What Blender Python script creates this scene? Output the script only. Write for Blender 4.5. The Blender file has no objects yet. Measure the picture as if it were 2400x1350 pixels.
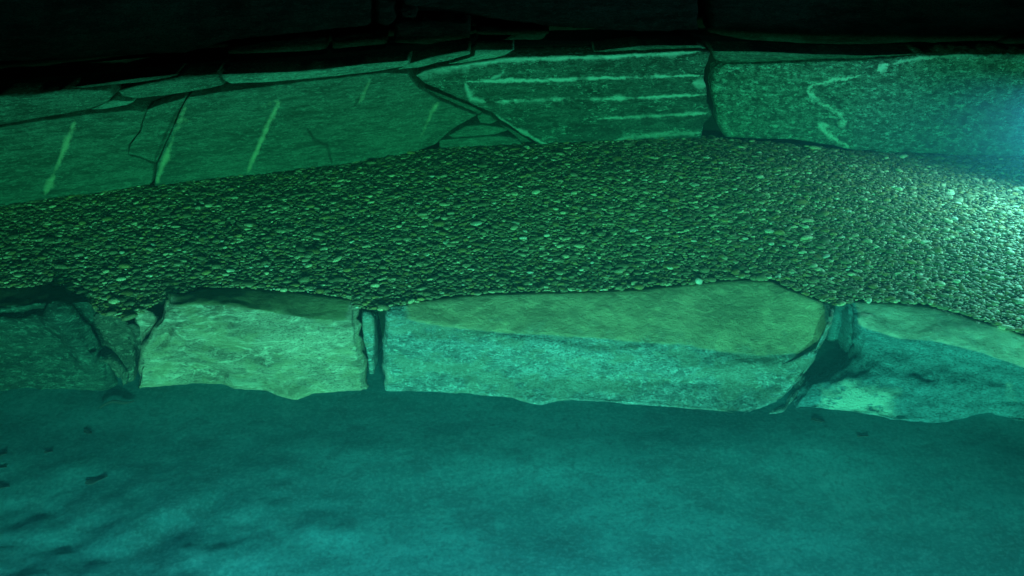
import bpy, math, random
import numpy as np
from mathutils import Vector

random.seed(7)
RNG = np.random.default_rng(11)
R = math.radians
scn = bpy.context.scene
COL = scn.collection

# ------------------------------------------------------------------ camera
CAM_Z, PITCH, FPX = 1.88, 28.0, 40.0 / 36.0 * 2400
cam_d = bpy.data.cameras.new('camera')
cam = bpy.data.objects.new('camera', cam_d)
COL.objects.link(cam)
cam.location = (0, 0, CAM_Z)
cam.rotation_euler = (R(90 - PITCH), 0, 0)
cam_d.lens, cam_d.sensor_width = 40.0, 36.0
cam_d.clip_start, cam_d.clip_end = 0.05, 200
scn.camera = cam
cam_d.dof.use_dof = True
cam_d.dof.focus_distance = 4.4
cam_d.dof.aperture_fstop = 5.6

# ------------------------------------------------------------------ night sky, exposure
world = bpy.data.worlds.new('World')
scn.world = world
world.use_nodes = True
wn = world.node_tree
sky = wn.nodes.new('ShaderNodeTexSky')
sky.sky_type = 'NISHITA'
sky.sun_disc = False
sky.sun_elevation = R(-4)
sky.sun_rotation = R(200)
bg = wn.nodes['Background']
bg.inputs['Strength'].default_value = 0.02
wn.links.new(sky.outputs[0], bg.inputs['Color'])
vs = scn.view_settings
vs.view_transform, vs.look, vs.gamma, vs.exposure = 'Standard', 'None', 1.0, 0.0
vs.use_curve_mapping = False
cy = scn.cycles
cy.use_denoising = True
cy.volume_bounces = 0
cy.max_bounces = 5
cy.diffuse_bounces = 3
cy.sample_clamp_indirect = 4.0
cy.sample_clamp_direct = 0.0

# light positions and powers (the fixtures are built further down)
FLOOD_Y, FLOOD_Z = -0.6, 0.40
FLOODS = [(-0.45, (0.28, 0.45, 1.0), 1430), (0.60, (0.22, 0.45, 1.0), 1320)]
WALL_LAMP = ((2.45, 4.50, 0.29), (0.30, 0.72, 1.0), 130)

# ------------------------------------------------------------------ helpers
def ray(px, py):
    a = (px - 1200) / FPX
    b = (675 - py) / FPX
    c, s = math.cos(R(PITCH)), math.sin(R(PITCH))
    return np.array([a, c + b * s, -s + b * c])

ORI = np.array([0, 0, CAM_Z])

def on_z(px, py, z):
    d = ray(px, py)
    return ORI + d * (z - CAM_Z) / d[2]

def on_y(px, py, y):
    d = ray(px, py)
    return ORI + d * y / d[1]

def sstep(x):
    x = np.clip(x, 0, 1)
    return x * x * (3 - 2 * x)

def bed_z(x, y):
    """height of the pebble bed"""
    return (-0.055 * sstep((4.7 - y) / 1.2) - 0.035 * sstep((x - 0.9) / 1.2)
            + 0.012 * np.sin(1.7 * x + 0.6) * np.sin(2.9 * y))

def on_bed(px, py):
    z = 0.0
    for _ in range(6):
        p = on_z(px, py, z)
        z = float(bed_z(p[0], p[1]))
    return p

FLOOR_Z = -0.30

# wall face line in plan, from its foot
WB = np.array([on_z(*q, 0.0)[:2] for q in [(-1000, 640), (-300, 515), (0, 477), (360, 432), (800, 384), (1030, 352), (1290, 343), (1650, 330), (2000, 348), (2400, 348), (2800, 352), (3400, 356)]])

def wall_y(x):
    return np.interp(x, WB[:, 0], WB[:, 1])

LEAN = 0.10

def on_wall(px, py, back=0.0):
    d = ray(px, py)
    lo, hi = 2.0, 9.0
    for _ in range(40):
        m = (lo + hi) / 2
        p = ORI + d * m
        if p[1] > wall_y(p[0]) + LEAN * p[2] + back:
            hi = m
        else:
            lo = m
    return ORI + d * lo

def hash3(i, j, k, seed):
    h = (i.astype(np.int64) * 374761393 + j.astype(np.int64) * 668265263 + k.astype(np.int64) * 2147483647 + seed * 1274126177) & 0xffffffff
    h = ((h ^ (h >> 13)) * 1274126177) & 0xffffffff
    h = ((h ^ (h >> 16)) * 2246822519) & 0xffffffff
    return ((h ^ (h >> 15)) & 0xffffff) / 0xffffff

def vnoise(p, seed=0):
    f = np.floor(p)
    t = p - f
    t = t * t * (3 - 2 * t)
    i, j, k = f[..., 0], f[..., 1], f[..., 2]
    out = 0
    for a in (0, 1):
        for b in (0, 1):
            for c in (0, 1):
                w = (t[..., 0] if a else 1 - t[..., 0]) * (t[..., 1] if b else 1 - t[..., 1]) * (t[..., 2] if c else 1 - t[..., 2])
                out = out + w * hash3(i + a, j + b, k + c, seed)
    return out * 2 - 1

def fbm(p, oct=4, seed=0, gain=0.5):
    p = np.asarray(p, float)
    s, a, tot = 0, 1.0, 0
    for o in range(oct):
        s = s + a * vnoise(p * 2.0 ** o + 17.3 * o, seed + o)
        tot += a
        a *= gain
    return s / tot

def mesh_np(name, verts, quads=None, tris=None, smooth=True):
    me = bpy.data.meshes.new(name)
    verts = np.asarray(verts, np.float32)
    fl = []
    if quads is not None and len(quads):
        fl.append(np.asarray(quads, np.int32))
    if tris is not None and len(tris):
        fl.append(np.asarray(tris, np.int32))
    loops = np.concatenate([f.ravel() for f in fl])
    sizes = np.concatenate([np.full(len(f), f.shape[1], np.int32) for f in fl])
    starts = np.concatenate([[0], np.cumsum(sizes)[:-1]]).astype(np.int32)
    me.vertices.add(len(verts))
    me.vertices.foreach_set('co', verts.ravel())
    me.loops.add(len(loops))
    me.loops.foreach_set('vertex_index', loops)
    me.polygons.add(len(sizes))
    me.polygons.foreach_set('loop_start', starts)
    me.polygons.foreach_set('loop_total', sizes)
    me.update(calc_edges=True)
    if smooth:
        me.polygons.foreach_set('use_smooth', np.ones(len(sizes), bool))
    me.validate()
    return me

def link(name, me, mat=None, parent=None, label=None, cat=None, group=None, kind=None):
    o = bpy.data.objects.new(name, me)
    COL.objects.link(o)
    if mat is not None and me is not None:
        if not me.materials:
            me.materials.append(mat)
    if parent is not None:
        o.parent = parent
    for k, v in (('label', label), ('category', cat), ('group', group), ('kind', kind)):
        if v:
            o[k] = v
    return o

def empty(name, loc, label=None, cat=None, group=None, kind=None):
    o = link(name, None, None, None, label, cat, group, kind)
    o.location = loc
    return o

def recenter(o, loc):
    """moves the origin to loc, geometry stays"""
    o.data.transform(__import__('mathutils').Matrix.Translation(-Vector(loc)))
    o.location = loc

def resample(pts, n=None, step=None, closed=False):
    p = np.asarray(pts, float)
    if closed:
        p = np.vstack([p, p[:1]])
    d = np.concatenate([[0], np.cumsum(np.linalg.norm(np.diff(p, axis=0), axis=1))])
    if n is None:
        n = max(12, int(d[-1] / step))
    s = np.linspace(0, d[-1], n + 1)[:-1] if closed else np.linspace(0, d[-1], n)
    return np.stack([np.interp(s, d, p[:, k]) for k in range(p.shape[1])], 1)

# ------------------------------------------------------------------ materials
class NT:
    def __init__(self, name):
        self.m = bpy.data.materials.new(name)
        self.m.use_nodes = True
        self.t = self.m.node_tree
        self.b = self.t.nodes['Principled BSDF']
        self.out = self.t.nodes['Material Output']

    def n(self, typ, ins=None, **kw):
        nd = self.t.nodes.new(typ)
        for k, v in kw.items():
            setattr(nd, k, v)
        for k, v in (ins or {}).items():
            self.set(nd.inputs[k], v)
        return nd

    def set(self, sock, v):
        if hasattr(v, 'is_output'):
            self.t.links.new(v, sock)
        else:
            sock.default_value = v

    def math(self, op, a, b=0.0, clamp=False):
        nd = self.n('ShaderNodeMath', {0: a, 1: b}, operation=op, use_clamp=clamp)
        return nd.outputs[0]

    def noise(self, vec, scale, detail=4, rough=0.55, dist=0.0):
        return self.n('ShaderNodeTexNoise', {'Vector': vec, 'Scale': scale, 'Detail': detail, 'Roughness': rough, 'Distortion': dist}).outputs['Fac']

    def ramp(self, v, a, b):
        """smooth 0..1 from a to b"""
        nd = self.n('ShaderNodeMapRange', {'Value': v, 'From Min': a, 'From Max': b}, interpolation_type='SMOOTHSTEP')
        return nd.outputs[0]

    def mix(self, f, a, b):
        nd = self.n('ShaderNodeMix', data_type='RGBA')
        self.set(nd.inputs[0], f)
        for s, v in ((nd.inputs[6], a), (nd.inputs[7], b)):
            self.set(s, v if hasattr(v, 'is_output') else (*v, 1.0))
        return nd.outputs[2]

    def pos(self, rot=(0, 0, 0), scale=(1, 1, 1)):
        g = self.n('ShaderNodeNewGeometry')
        return self.n('ShaderNodeMapping', {'Vector': g.outputs['Position'], 'Rotation': rot, 'Scale': scale}).outputs[0]

    def segs(self, vec, polylines, warp=0.012, warp_scale=22):
        """quartz veins: 0..1 mask round line segments, by distance in the wall's plane"""
        wz = self.n('ShaderNodeTexNoise', {'Vector': vec, 'Scale': warp_scale, 'Detail': 7.0, 'Roughness': 0.72}).outputs['Color']
        off = self.n('ShaderNodeVectorMath', {0: wz, 1: (0.5, 0.5, 0.5)}, operation='SUBTRACT').outputs[0]
        off = self.n('ShaderNodeVectorMath', {0: off, 3: warp * 2}, operation='SCALE').outputs[0]
        v = self.n('ShaderNodeVectorMath', {0: vec, 1: off}, operation='ADD').outputs[0]
        wid = self.n('ShaderNodeMapRange', {'Value': self.noise(vec, 11, 5, 0.7), 'From Min': 0.35, 'From Max': 0.62, 'To Min': 0.6, 'To Max': 1.7}).outputs[0]
        total = None
        for pts, w0, amp in polylines:
            for si, (a, b) in enumerate(zip(pts[:-1], pts[1:])):
                a, b = np.asarray(a), np.asarray(b)
                ba = b - a
                pa = self.n('ShaderNodeVectorMath', {0: v, 1: tuple(a)}, operation='SUBTRACT').outputs[0]
                dt = self.n('ShaderNodeVectorMath', {0: pa, 1: tuple(ba / float(ba @ ba))}, operation='DOT_PRODUCT').outputs['Value']
                h = self.math('MULTIPLY', dt, 1.0, True)
                pr = self.n('ShaderNodeVectorMath', {0: tuple(ba), 3: h}, operation='SCALE').outputs[0]
                df = self.n('ShaderNodeVectorMath', {0: pa, 1: pr}, operation='SUBTRACT').outputs[0]
                ln = self.n('ShaderNodeVectorMath', {0: df}, operation='LENGTH').outputs['Value']
                ln = self.math('MULTIPLY', ln, wid)
                for end_here, hh in ((si == 0, h), (si == len(pts) - 2, self.math('SUBTRACT', 1.0, h))):
                    if end_here:
                        tp = self.n('ShaderNodeMapRange', {'Value': hh, 'From Min': 0.0, 'From Max': 0.25, 'To Min': 0.3, 'To Max': 1.0}).outputs[0]
                        ln = self.math('DIVIDE', ln, tp)
                f = self.n('ShaderNodeMapRange', {'Value': ln, 'From Min': w0 * 2.0, 'From Max': 0.0, 'To Max': amp}, interpolation_type='SMOOTHSTEP').outputs[0]
                total = f if total is None else self.math('MAXIMUM', total, f)
        return total

def rock_mat(name, dark, mid, pale, rot=0.0, stretch=6.0, scale=9.0, speck=0.35, patch=0.5, silt=None, veins=None, vein_col=(0.5, 0.5, 0.46), bump=0.5, vwarp=0.012, break_up=0.3, red=0.42, blue=0.95, stain=None, speck_scale=42, flecks=0.0, streaks=0.0, cracks=None, br0=0.30):
    N = NT(name)
    p0 = N.pos()
    ps = N.pos(rot=(0, rot, 0), scale=(1.0, 1.0, stretch))
    fl_rot = N.pos(rot=(0, rot, 0), scale=(1, 1, max(2.2, stretch * 0.6)))
    big = N.noise(N.pos(), 2.3, 4, 0.6)
    mid_n = N.noise(ps, scale * 0.45, 5, 0.65, 0.6)
    fol = N.noise(ps, scale, 8, 0.72, 0.3)
    fine = N.noise(fl_rot, 110, 4, 0.75)
    spk = N.noise(fl_rot, speck_scale, 5, 0.8)
    tone = lambda q: (red * q[0], q[1], blue * q[2])
    dark, mid, pale = tone(dark), tone(mid), tone(pale)
    c = N.mix(N.ramp(fol, 0.41, 0.59), dark, mid)
    c = N.mix(N.math('MULTIPLY', N.ramp(mid_n, 0.50, 0.38), 0.6), c, tuple(0.6 * x for x in dark))
    c = N.mix(N.math('MULTIPLY', N.ramp(big, 0.42, 0.66), patch), c, pale)
    c = N.mix(N.math('MULTIPLY', N.ramp(spk, 0.535, 0.60), min(1, speck * 1.5)), c, pale)
    c = N.mix(N.math('MULTIPLY', N.ramp(fine, 0.50, 0.42), 0.75), c, tuple(0.35 * x for x in dark))
    if flecks:
        cl = N.ramp(N.noise(N.pos(scale=(1, 1, 2)), 7, 4, 0.7), 0.47, 0.60)
        fk = N.ramp(N.noise(N.pos(rot=(0, rot, 0), scale=(1, 1, 2.6)), 48, 3, 0.7, 0.8), 0.575, 0.615)
        c = N.mix(N.math('MULTIPLY', N.math('MULTIPLY', cl, fk), flecks), c, tuple(min(1.0, 1.35 * x) for x in pale))
    if streaks:
        rn = N.noise(N.pos(rot=(0, rot, 0), scale=(1, 1, 4.2)), 4.5, 7, 0.62, 0.9)
        rd = N.math('ABSOLUTE', N.math('SUBTRACT', rn, 0.5))
        st = N.math('MULTIPLY', N.ramp(rd, 0.035, 0.002), N.ramp(N.noise(ps, 14, 6, 0.8), 0.40, 0.58))
        c = N.mix(N.math('MULTIPLY', st, streaks), c, tuple(min(1.0, 1.15 * x) for x in pale))
        dk = N.ramp(N.noise(N.pos(rot=(0, rot, 0), scale=(1, 1, 3.2)), 7.5, 5, 0.65, 0.5), 0.44, 0.36)
        c = N.mix(N.math('MULTIPLY', dk, streaks * 0.7), c, dark)
    if stain:
        sm = N.ramp(N.noise(N.pos(rot=(0, rot, 0), scale=(1, 1, 2.4)), 6.5, 6, 0.7), 0.47, 0.58)
        c = N.mix(N.math('MULTIPLY', sm, 0.45), c, stain)
    if veins:
        vm = N.segs(p0, veins, vwarp)
        br = N.ramp(N.noise(ps, 16, 8, 0.8), br0, br0 + 0.04 + break_up)
        vm = N.math('MULTIPLY', vm, N.math('MULTIPLY', br, 1.35), True)
        c = N.mix(vm, c, vein_col)
    hgt = N.math('ADD', N.math('MULTIPLY', fol, 0.8), N.math('MULTIPLY', fine, 0.45))
    if cracks:
        cm = N.segs(p0, cracks, 0.010, 30)
        c = N.mix(N.math('MULTIPLY', cm, 0.8), c, tuple(0.3 * x for x in dark))
        hgt = N.math('SUBTRACT', hgt, N.math('MULTIPLY', cm, 0.8))
    hgt = N.math('ADD', hgt, N.math('MULTIPLY', spk, 0.4))
    if silt:
        at = N.n('ShaderNodeAttribute', attribute_name='silt').outputs['Fac']
        edge = N.math('ADD', at, N.math('MULTIPLY', N.math('SUBTRACT', N.noise(p0, 14, 6, 0.7), 0.5), 0.8))
        s = N.ramp(edge, 0.28, 0.74)
        sc = N.mix(N.ramp(N.noise(p0, 9, 7, 0.72), 0.42, 0.58), tuple(0.78 * x for x in silt), tuple(1.15 * x for x in silt))
        sc = N.mix(N.math('MULTIPLY', N.ramp(N.noise(N.pos(rot=(0, 0, 0.7), scale=(1, 1.4, 1)), 30, 6, 0.75), 0.52, 0.62), 0.5), sc, tuple(min(0.85, 1.5 * x) for x in silt))
        c = N.mix(N.math('MULTIPLY', s, 0.92), c, sc)
        hgt = N.math('ADD', N.math('MULTIPLY', hgt, N.math('SUBTRACT', 1.0, N.math('MULTIPLY', s, 0.4))), N.math('MULTIPLY', s, N.noise(N.pos(rot=(0, 0, 0.7), scale=(1, 1.3, 1)), 20, 7, 0.7)))
    bm = N.n('ShaderNodeBump', {'Height': hgt, 'Strength': min(1, bump * 1.5), 'Distance': 0.014}).outputs[0]
    N.set(N.b.inputs['Base Color'], c)
    N.b.inputs['Roughness'].default_value = 0.75
    N.b.inputs['Specular IOR Level'].default_value = 0.25
    N.set(N.b.inputs['Normal'], bm)
    return N.m

def wl(pts):
    return [tuple(on_wall(*p)) for p in pts]

# ------------------------------------------------------------------ slabs of the wall
def slab(name, outline, mat, parent, back=0.0, thick=0.16, bump=0.010, bevel=0.014, label=None, seed=0, tilt=(0, 0), step=0.011, jag=0.004):
    P = np.array([on_wall(x, y, back) for x, y in outline])
    uv = resample(P[:, [0, 2]], step=step, closed=True)
    n = len(uv)
    c = uv.mean(0)
    nz = fbm(np.c_[uv * 22, np.full(n, seed * 3.7)], 4, seed)
    dirv = uv - c
    dirv /= np.linalg.norm(dirv, axis=1)[:, None] + 1e-9
    uv = uv + dirv * (nz * jag)[:, None]
    rad = np.linalg.norm(uv - c, axis=1).max()
    e = bevel / rad
    ss = np.concatenate([[1.0, 1 - 0.25 * e, 1 - 0.6 * e, 1 - 1.1 * e, 1 - 1.8 * e], np.linspace(1 - 2.8 * e, 0.03, max(5, int(rad / 0.028)))])
    rings, depth = [], []
    for s in ss:
        q = c + (uv - c) * s
        edge = np.linalg.norm(uv - q, axis=1)
        d = bevel * 0.8 * (np.sqrt(np.clip(1 - (1 - np.clip(edge / (bevel * 1.3), 0, 1)) ** 2, 0, 1)) - 1)
        rel = fbm(np.c_[q[:, 0] * 3.2, q[:, 1] * 9, np.full(n, seed * 1.3)], 4, seed + 5) * bump * 1.3
        led = fbm(np.c_[q[:, 0] * 9, q[:, 1] * 38, np.full(n, seed * 2.1)], 3, seed + 9) * bump * 0.55
        d = d + rel + led + tilt[0] * (q[:, 0] - c[0]) + tilt[1] * (q[:, 1] - c[1])
        rings.append(q)
        depth.append(d)
    # back ring first
    rings = [uv] + rings
    depth = [np.full(n, -thick)] + depth
    V = []
    for q, d in zip(rings, depth):
        V.append(np.c_[q[:, 0], wall_y(q[:, 0]) + LEAN * q[:, 1] + back - d, q[:, 1]])
    m = len(rings)
    V = np.vstack(V + [V[-1].mean(0)[None]])
    ii = np.arange(n)
    jj = (ii + 1) % n
    Q = np.vstack([np.c_[k * n + ii, k * n + jj, (k + 1) * n + jj, (k + 1) * n + ii] for k in range(m - 1)])
    T = np.c_[(m - 1) * n + ii, (m - 1) * n + jj, np.full(n, m * n)]
    area = np.sum(uv[:, 0] * np.roll(uv[:, 1], -1) - np.roll(uv[:, 0], -1) * uv[:, 1])
    if area < 0:
        Q, T = Q[:, ::-1], T[:, ::-1]
    o = link(name, mesh_np(name, V, Q, T), mat, parent, label)
    return o

def box_bm(name, lo, hi, mat, parent=None, **kw):
    lo, hi = np.array(lo), np.array(hi)
    V = np.array([[(lo, hi)[a][0], (lo, hi)[b][1], (lo, hi)[c][2]] for a in (0, 1) for b in (0, 1) for c in (0, 1)])
    Q = [[0, 1, 3, 2], [4, 6, 7, 5], [0, 4, 5, 1], [2, 3, 7, 6], [0, 2, 6, 4], [1, 5, 7, 3]]
    return link(name, mesh_np(name, V, Q, smooth=False), mat, parent, **kw)

SCHIST = dict(dark=(0.11, 0.11, 0.10), mid=(0.215, 0.215, 0.195), pale=(0.36, 0.36, 0.33))
m_schist_left = rock_mat('schist_left', **SCHIST, rot=R(10), stretch=7, scale=9, speck=0.5, speck_scale=30, streaks=0.25, br0=0.18,
    cracks=[(wl([(720, 300), (738, 328), (768, 340), (778, 385)]), 0.006, 0.9), (wl([(845, 225), (830, 250)]), 0.006, 0.6), (wl([(200, 294), (288, 327)]), 0.004, 0.9), (wl([(990, 262), (1060, 256), (1110, 268)]), 0.004, 0.7), (wl([(428, 240), (392, 308), (362, 378)]), 0.007, 0.8), (wl([(30, 312), (90, 300)]), 0.005, 0.6)], patch=0.3, bump=0.45,
    veins=[(wl([(180, 275), (145, 365), (98, 475)]), 0.009, 0.65), (wl([(445, 222), (409, 310), (376, 400), (366, 430)]), 0.009, 0.65), (wl([(425, 268), (448, 290)]), 0.010, 0.5),
           (wl([(657, 228), (612, 330), (574, 420)]), 0.0085, 0.65), (wl([(600, 250), (665, 235)]), 0.006, 0.5),
           (wl([(1028, 238), (1003, 290), (982, 332)]), 0.010, 0.7), (wl([(870, 185), (842, 240)]), 0.008, 0.25)],
    vein_col=(0.48, 0.62, 0.42))
m_schist_thin = rock_mat('schist_thin', dark=(0.10, 0.10, 0.09), mid=(0.20, 0.20, 0.18), pale=(0.5, 0.5, 0.46), rot=R(6), stretch=9, scale=11, speck=0.4, patch=0.3, bump=0.5)
m_schist_pale = rock_mat('schist_pale', dark=(0.16, 0.16, 0.15), mid=(0.32, 0.32, 0.30), pale=(0.55, 0.55, 0.5), rot=R(6), stretch=9, scale=11, speck=0.6, patch=0.5, bump=0.5)
m_striped = rock_mat('striped_gneiss', dark=(0.07, 0.07, 0.065), mid=(0.145, 0.145, 0.135), pale=(0.42, 0.42, 0.39), rot=R(3), stretch=4, scale=10, speck=0.3, flecks=1.0, streaks=0.3, patch=0.12, bump=0.7, vwarp=0.014, break_up=0.16,
    veins=[(wl([(1060, 158), (1180, 140), (1420, 134), (1640, 122)]), 0.009, 0.7),
           (wl([(1090, 192), (1250, 188), (1450, 182), (1655, 176)]), 0.0065, 0.95),
           (wl([(1090, 194), (1105, 232), (1140, 240)]), 0.012, 0.6), (wl([(1150, 185), (1190, 165)]), 0.008, 0.5),
           (wl([(1135, 240), (1300, 234), (1480, 230), (1660, 221)]), 0.0075, 0.9),
           (wl([(1400, 278), (1520, 274), (1660, 264)]), 0.0075, 0.75), (wl([(1440, 328), (1540, 316), (1645, 312)]), 0.010, 0.5),
           (wl([(978, 178), (1050, 158), (1150, 145)]), 0.016, 0.5), (wl([(1150, 262), (1205, 300), (1290, 345)]), 0.008, 0.6),  # the broad line paints the pale, lit top-left edge of the block
           (wl([(1625, 195), (1655, 200)]), 0.022, 0.6)],
    vein_col=(0.45, 0.78, 0.74))
m_granite = rock_mat('granite', dark=(0.10, 0.10, 0.09), mid=(0.34, 0.34, 0.305), pale=(0.66, 0.66, 0.62), rot=R(-6), stretch=1.7, scale=34, speck=0.75, speck_scale=30, br0=0.2,  patch=0.12, bump=0.6, vwarp=0.03, break_up=0.2,
    veins=[(wl([(2015, 177), (1900, 199), (1892, 212), (1905, 232), (1965, 262), (1982, 284), (1950, 297), (1922, 290), (1937, 312), (1998, 352)]), 0.008, 0.8),
           (wl([(2060, 162), (2080, 152)]), 0.022, 0.9), (wl([(2085, 148), (2200, 132), (2300, 129)]), 0.008, 0.55), (wl([(1975, 285), (1970, 300)]), 0.018, 0.4)],
    vein_col=(0.5, 0.85, 0.78))
m_upper = rock_mat('upper_stone', dark=(0.02, 0.02, 0.018), mid=(0.05, 0.05, 0.046), pale=(0.11, 0.11, 0.10), rot=R(8), stretch=5, scale=9, speck=0.3, patch=0.4, bump=0.7)  # colours kept very dark to stand in for dimness above the waterline
m_core = rock_mat('wall_core', dark=(0.02, 0.02, 0.02), mid=(0.035, 0.035, 0.03), pale=(0.05, 0.05, 0.045), speck=0.1, bump=0.4)

wall = empty('stone_wall', (0, float(wall_y(0)) + 0.1, 0), 'dry-laid grey stone wall standing in the water behind the pebble bed, lit green', 'stone wall')
W = lambda *a, **k: slab('stone', *a, **k)
INV = lambda o: o
def wstone(outline, mat, **k):
    o = slab('stone', outline, mat, None, **k)
    o.parent = wall
    o.matrix_parent_inverse = __import__('mathutils').Matrix.Translation(-Vector(wall.location))
    return o

wstone([(-90, 340), (0, 298), (110, 281), (215, 265), (310, 256), (341, 261), (326, 308), (301, 340), (299, 364), (330, 372), (361, 388), (356, 430), (240, 455), (100, 472), (-90, 500)], m_schist_left, seed=1, bevel=0.006, jag=0.005, label='lower slab at the left end of the wall with one pale diagonal vein', tilt=(0.0, 0.05))
wstone([(344, 259), (436, 228), (418, 262), (400, 308), (385, 340), (366, 382), (332, 368), (302, 361), (305, 340), (329, 308)], m_schist_left, seed=2, back=0.002, bevel=0.005, jag=0.005, label='four-sided cracked flake of the left slab')
wstone([(441, 226), (520, 213), (640, 200), (760, 185), (900, 170), (955, 172), (978, 205), (1030, 236), (1117, 272), (1060, 305), (1020, 341), (930, 372), (780, 392), (600, 420), (440, 436), (362, 438), (369, 385), (388, 341), (403, 308), (421, 263)], m_schist_left, seed=3, bevel=0.007, jag=0.005, label='long smooth slab crossed by pale diagonal veins', tilt=(-0.012, 0.04), bump=0.008)
wstone([(-90, 250), (0, 224), (80, 223), (150, 210), (252, 213), (265, 224), (252, 240), (213, 256), (110, 276), (0, 293), (-90, 312)], m_schist_thin, seed=4, back=0.01)
wstone([(80, 219), (180, 204), (280, 190), (415, 174), (420, 180), (330, 193), (200, 206)], m_schist_thin, seed=5, back=0.04, bevel=0.006)
wstone([(274, 215), (300, 207), (420, 181), (510, 174), (513, 185), (526, 199), (500, 206), (400, 224), (320, 232), (287, 228)], m_schist_thin, seed=6, back=0.005)
wstone([(213, 257), (262, 236), (313, 239), (300, 247), (240, 257)], m_schist_pale, seed=7, back=0.01, bevel=0.006)
wstone([(517, 175), (700, 167), (850, 151), (960, 142), (960, 154), (880, 168), (750, 183), (640, 192), (537, 197), (522, 186)], m_schist_pale, seed=8, back=0.0, bevel=0.01, label='long thin pale capping stone')
wstone([(962, 148), (1030, 129), (1100, 118), (1102, 127), (1050, 143), (985, 158), (930, 164)], m_schist_pale, seed=9, back=0.02, bevel=0.008)
wstone([(1113, 117), (1205, 117), (1175, 134), (1085, 148), (1050, 150), (1112, 131)], m_schist_pale, seed=10, back=0.03, bevel=0.008)
wstone([(972, 178), (1000, 166), (1080, 152), (1170, 138), (1200, 134), (1400, 129), (1640, 119), (1664, 125), (1658, 145), (1648, 165), (1650, 185), (1655, 200), (1658, 240), (1668, 270), (1648, 290), (1643, 335), (1480, 345), (1330, 352), (1290, 350), (1240, 326), (1203, 302), (1152, 266), (1100, 242), (1040, 216), (990, 194)], m_striped, seed=11, back=0.0, jag=0.009, bevel=0.009, label='dark block with pale horizontal quartz stripes', bump=0.012)
wstone([(1390, 121), (1500, 107), (1640, 106), (1656, 114), (1500, 123)], m_schist_thin, seed=12, back=0.05, bevel=0.006)
wstone([(1674, 165), (1700, 151), (1800, 149), (2000, 141), (2140, 131), (2300, 126), (2560, 128), (2560, 370), (2250, 366), (2080, 360), (1990, 352), (1930, 340), (1860, 328), (1700, 324), (1684, 295), (1677, 250), (1667, 210)], m_granite, seed=13, back=0.0, jag=0.008, label='large speckled granite block with a jagged pale vein, at the right end of the wall', tilt=(0, 0.03))
wstone([(1668, 120), (1760, 120), (1900, 127), (2060, 129), (2190, 124), (2100, 131), (1950, 138), (1800, 145), (1700, 148), (1675, 140)], m_schist_thin, seed=14, back=0.03, bevel=0.008)
wstone([(1118, 272), (1130, 265), (1150, 271), (1165, 285), (1150, 293), (1125, 290)], m_schist_left, seed=15, back=0.03, bevel=0.012, step=0.006)
wstone([(1050, 318), (1090, 296), (1130, 294), (1180, 300), (1193, 305), (1160, 317), (1060, 324)], m_schist_left, seed=16, back=0.03, bevel=0.01)
wstone([(1028, 330), (1050, 326), (1170, 317), (1213, 325), (1225, 340), (1150, 352), (1032, 355)], m_schist_left, seed=17, back=0.015, bevel=0.008)
wstone([(990, 204), (1035, 222), (1100, 247), (1150, 272), (1112, 266), (1060, 246), (1010, 225)], m_schist_thin, seed=18, back=0.045, bevel=0.006)
wstone([(1170, 290), (1200, 304), (1240, 328), (1282, 347), (1225, 342), (1212, 322)], m_schist_thin, seed=19, back=0.04, bevel=0.006)
wstone([(-780, 452), (-500, 408), (-94, 343), (-94, 500), (-500, 580), (-780, 630)], m_schist_left, seed=41, step=0.02)
wstone([(-780, 350), (-500, 310), (-94, 254), (-94, 312), (-500, 378), (-780, 430)], m_schist_thin, seed=42, back=0.01, step=0.02)
wstone([(2572, 130), (2900, 134), (3300, 142), (3300, 380), (2900, 376), (2572, 370)], m_schist_left, seed=43, step=0.02)
# earth and rubble behind the stones, so no light comes through the joints
xs = np.linspace(-4.2, 4.2, 60)
V, Q = [], []
for zz, bk in ((-0.4, 0.11), (0.40, 0.11), (0.40, 0.42), (2.6, 0.62), (2.6, 1.3), (-0.4, 1.3)):
    V.append(np.c_[xs, wall_y(xs) + bk + LEAN * max(0, min(zz, 0.4)), np.full(60, zz)])
V = np.vstack(V)
for r in range(6):
    for i in range(59):
        Q.append([r * 60 + i, r * 60 + i + 1, ((r + 1) % 6) * 60 + i + 1, ((r + 1) % 6) * 60 + i])
link('bank', mesh_np('bank', V, np.array(Q)[:, ::-1], smooth=False), m_core, kind='structure')

upper = empty('upper_wall', (0, float(wall_y(0)) + 0.4, 0.45), 'dark unlit wall of large stone blocks above the waterline, set back', 'stone wall')
def ustone(outline, back=0.22, **k):
    o = slab('stone', outline, m_upper, None, back=back, step=0.02, bump=0.02, bevel=0.03, jag=0.01, **k)
    o.parent = upper
    o.matrix_parent_inverse = __import__('mathutils').Matrix.Translation(-Vector(upper.location))
    return o
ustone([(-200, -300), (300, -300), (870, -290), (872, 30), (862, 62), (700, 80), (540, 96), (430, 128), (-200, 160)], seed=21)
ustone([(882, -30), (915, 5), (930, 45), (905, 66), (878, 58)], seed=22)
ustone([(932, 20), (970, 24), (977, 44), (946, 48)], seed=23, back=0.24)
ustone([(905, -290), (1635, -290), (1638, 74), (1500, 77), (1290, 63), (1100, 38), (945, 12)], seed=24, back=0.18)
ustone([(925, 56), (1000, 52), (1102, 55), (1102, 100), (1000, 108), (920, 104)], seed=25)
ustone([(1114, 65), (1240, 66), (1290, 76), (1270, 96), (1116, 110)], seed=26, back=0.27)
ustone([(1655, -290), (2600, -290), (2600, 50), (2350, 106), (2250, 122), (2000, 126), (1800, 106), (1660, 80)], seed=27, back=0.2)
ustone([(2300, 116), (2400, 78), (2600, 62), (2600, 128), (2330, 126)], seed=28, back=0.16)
ustone([(530, 112), (700, 92), (765, 90), (765, 132), (530, 150)], seed=29, back=0.3)
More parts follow.
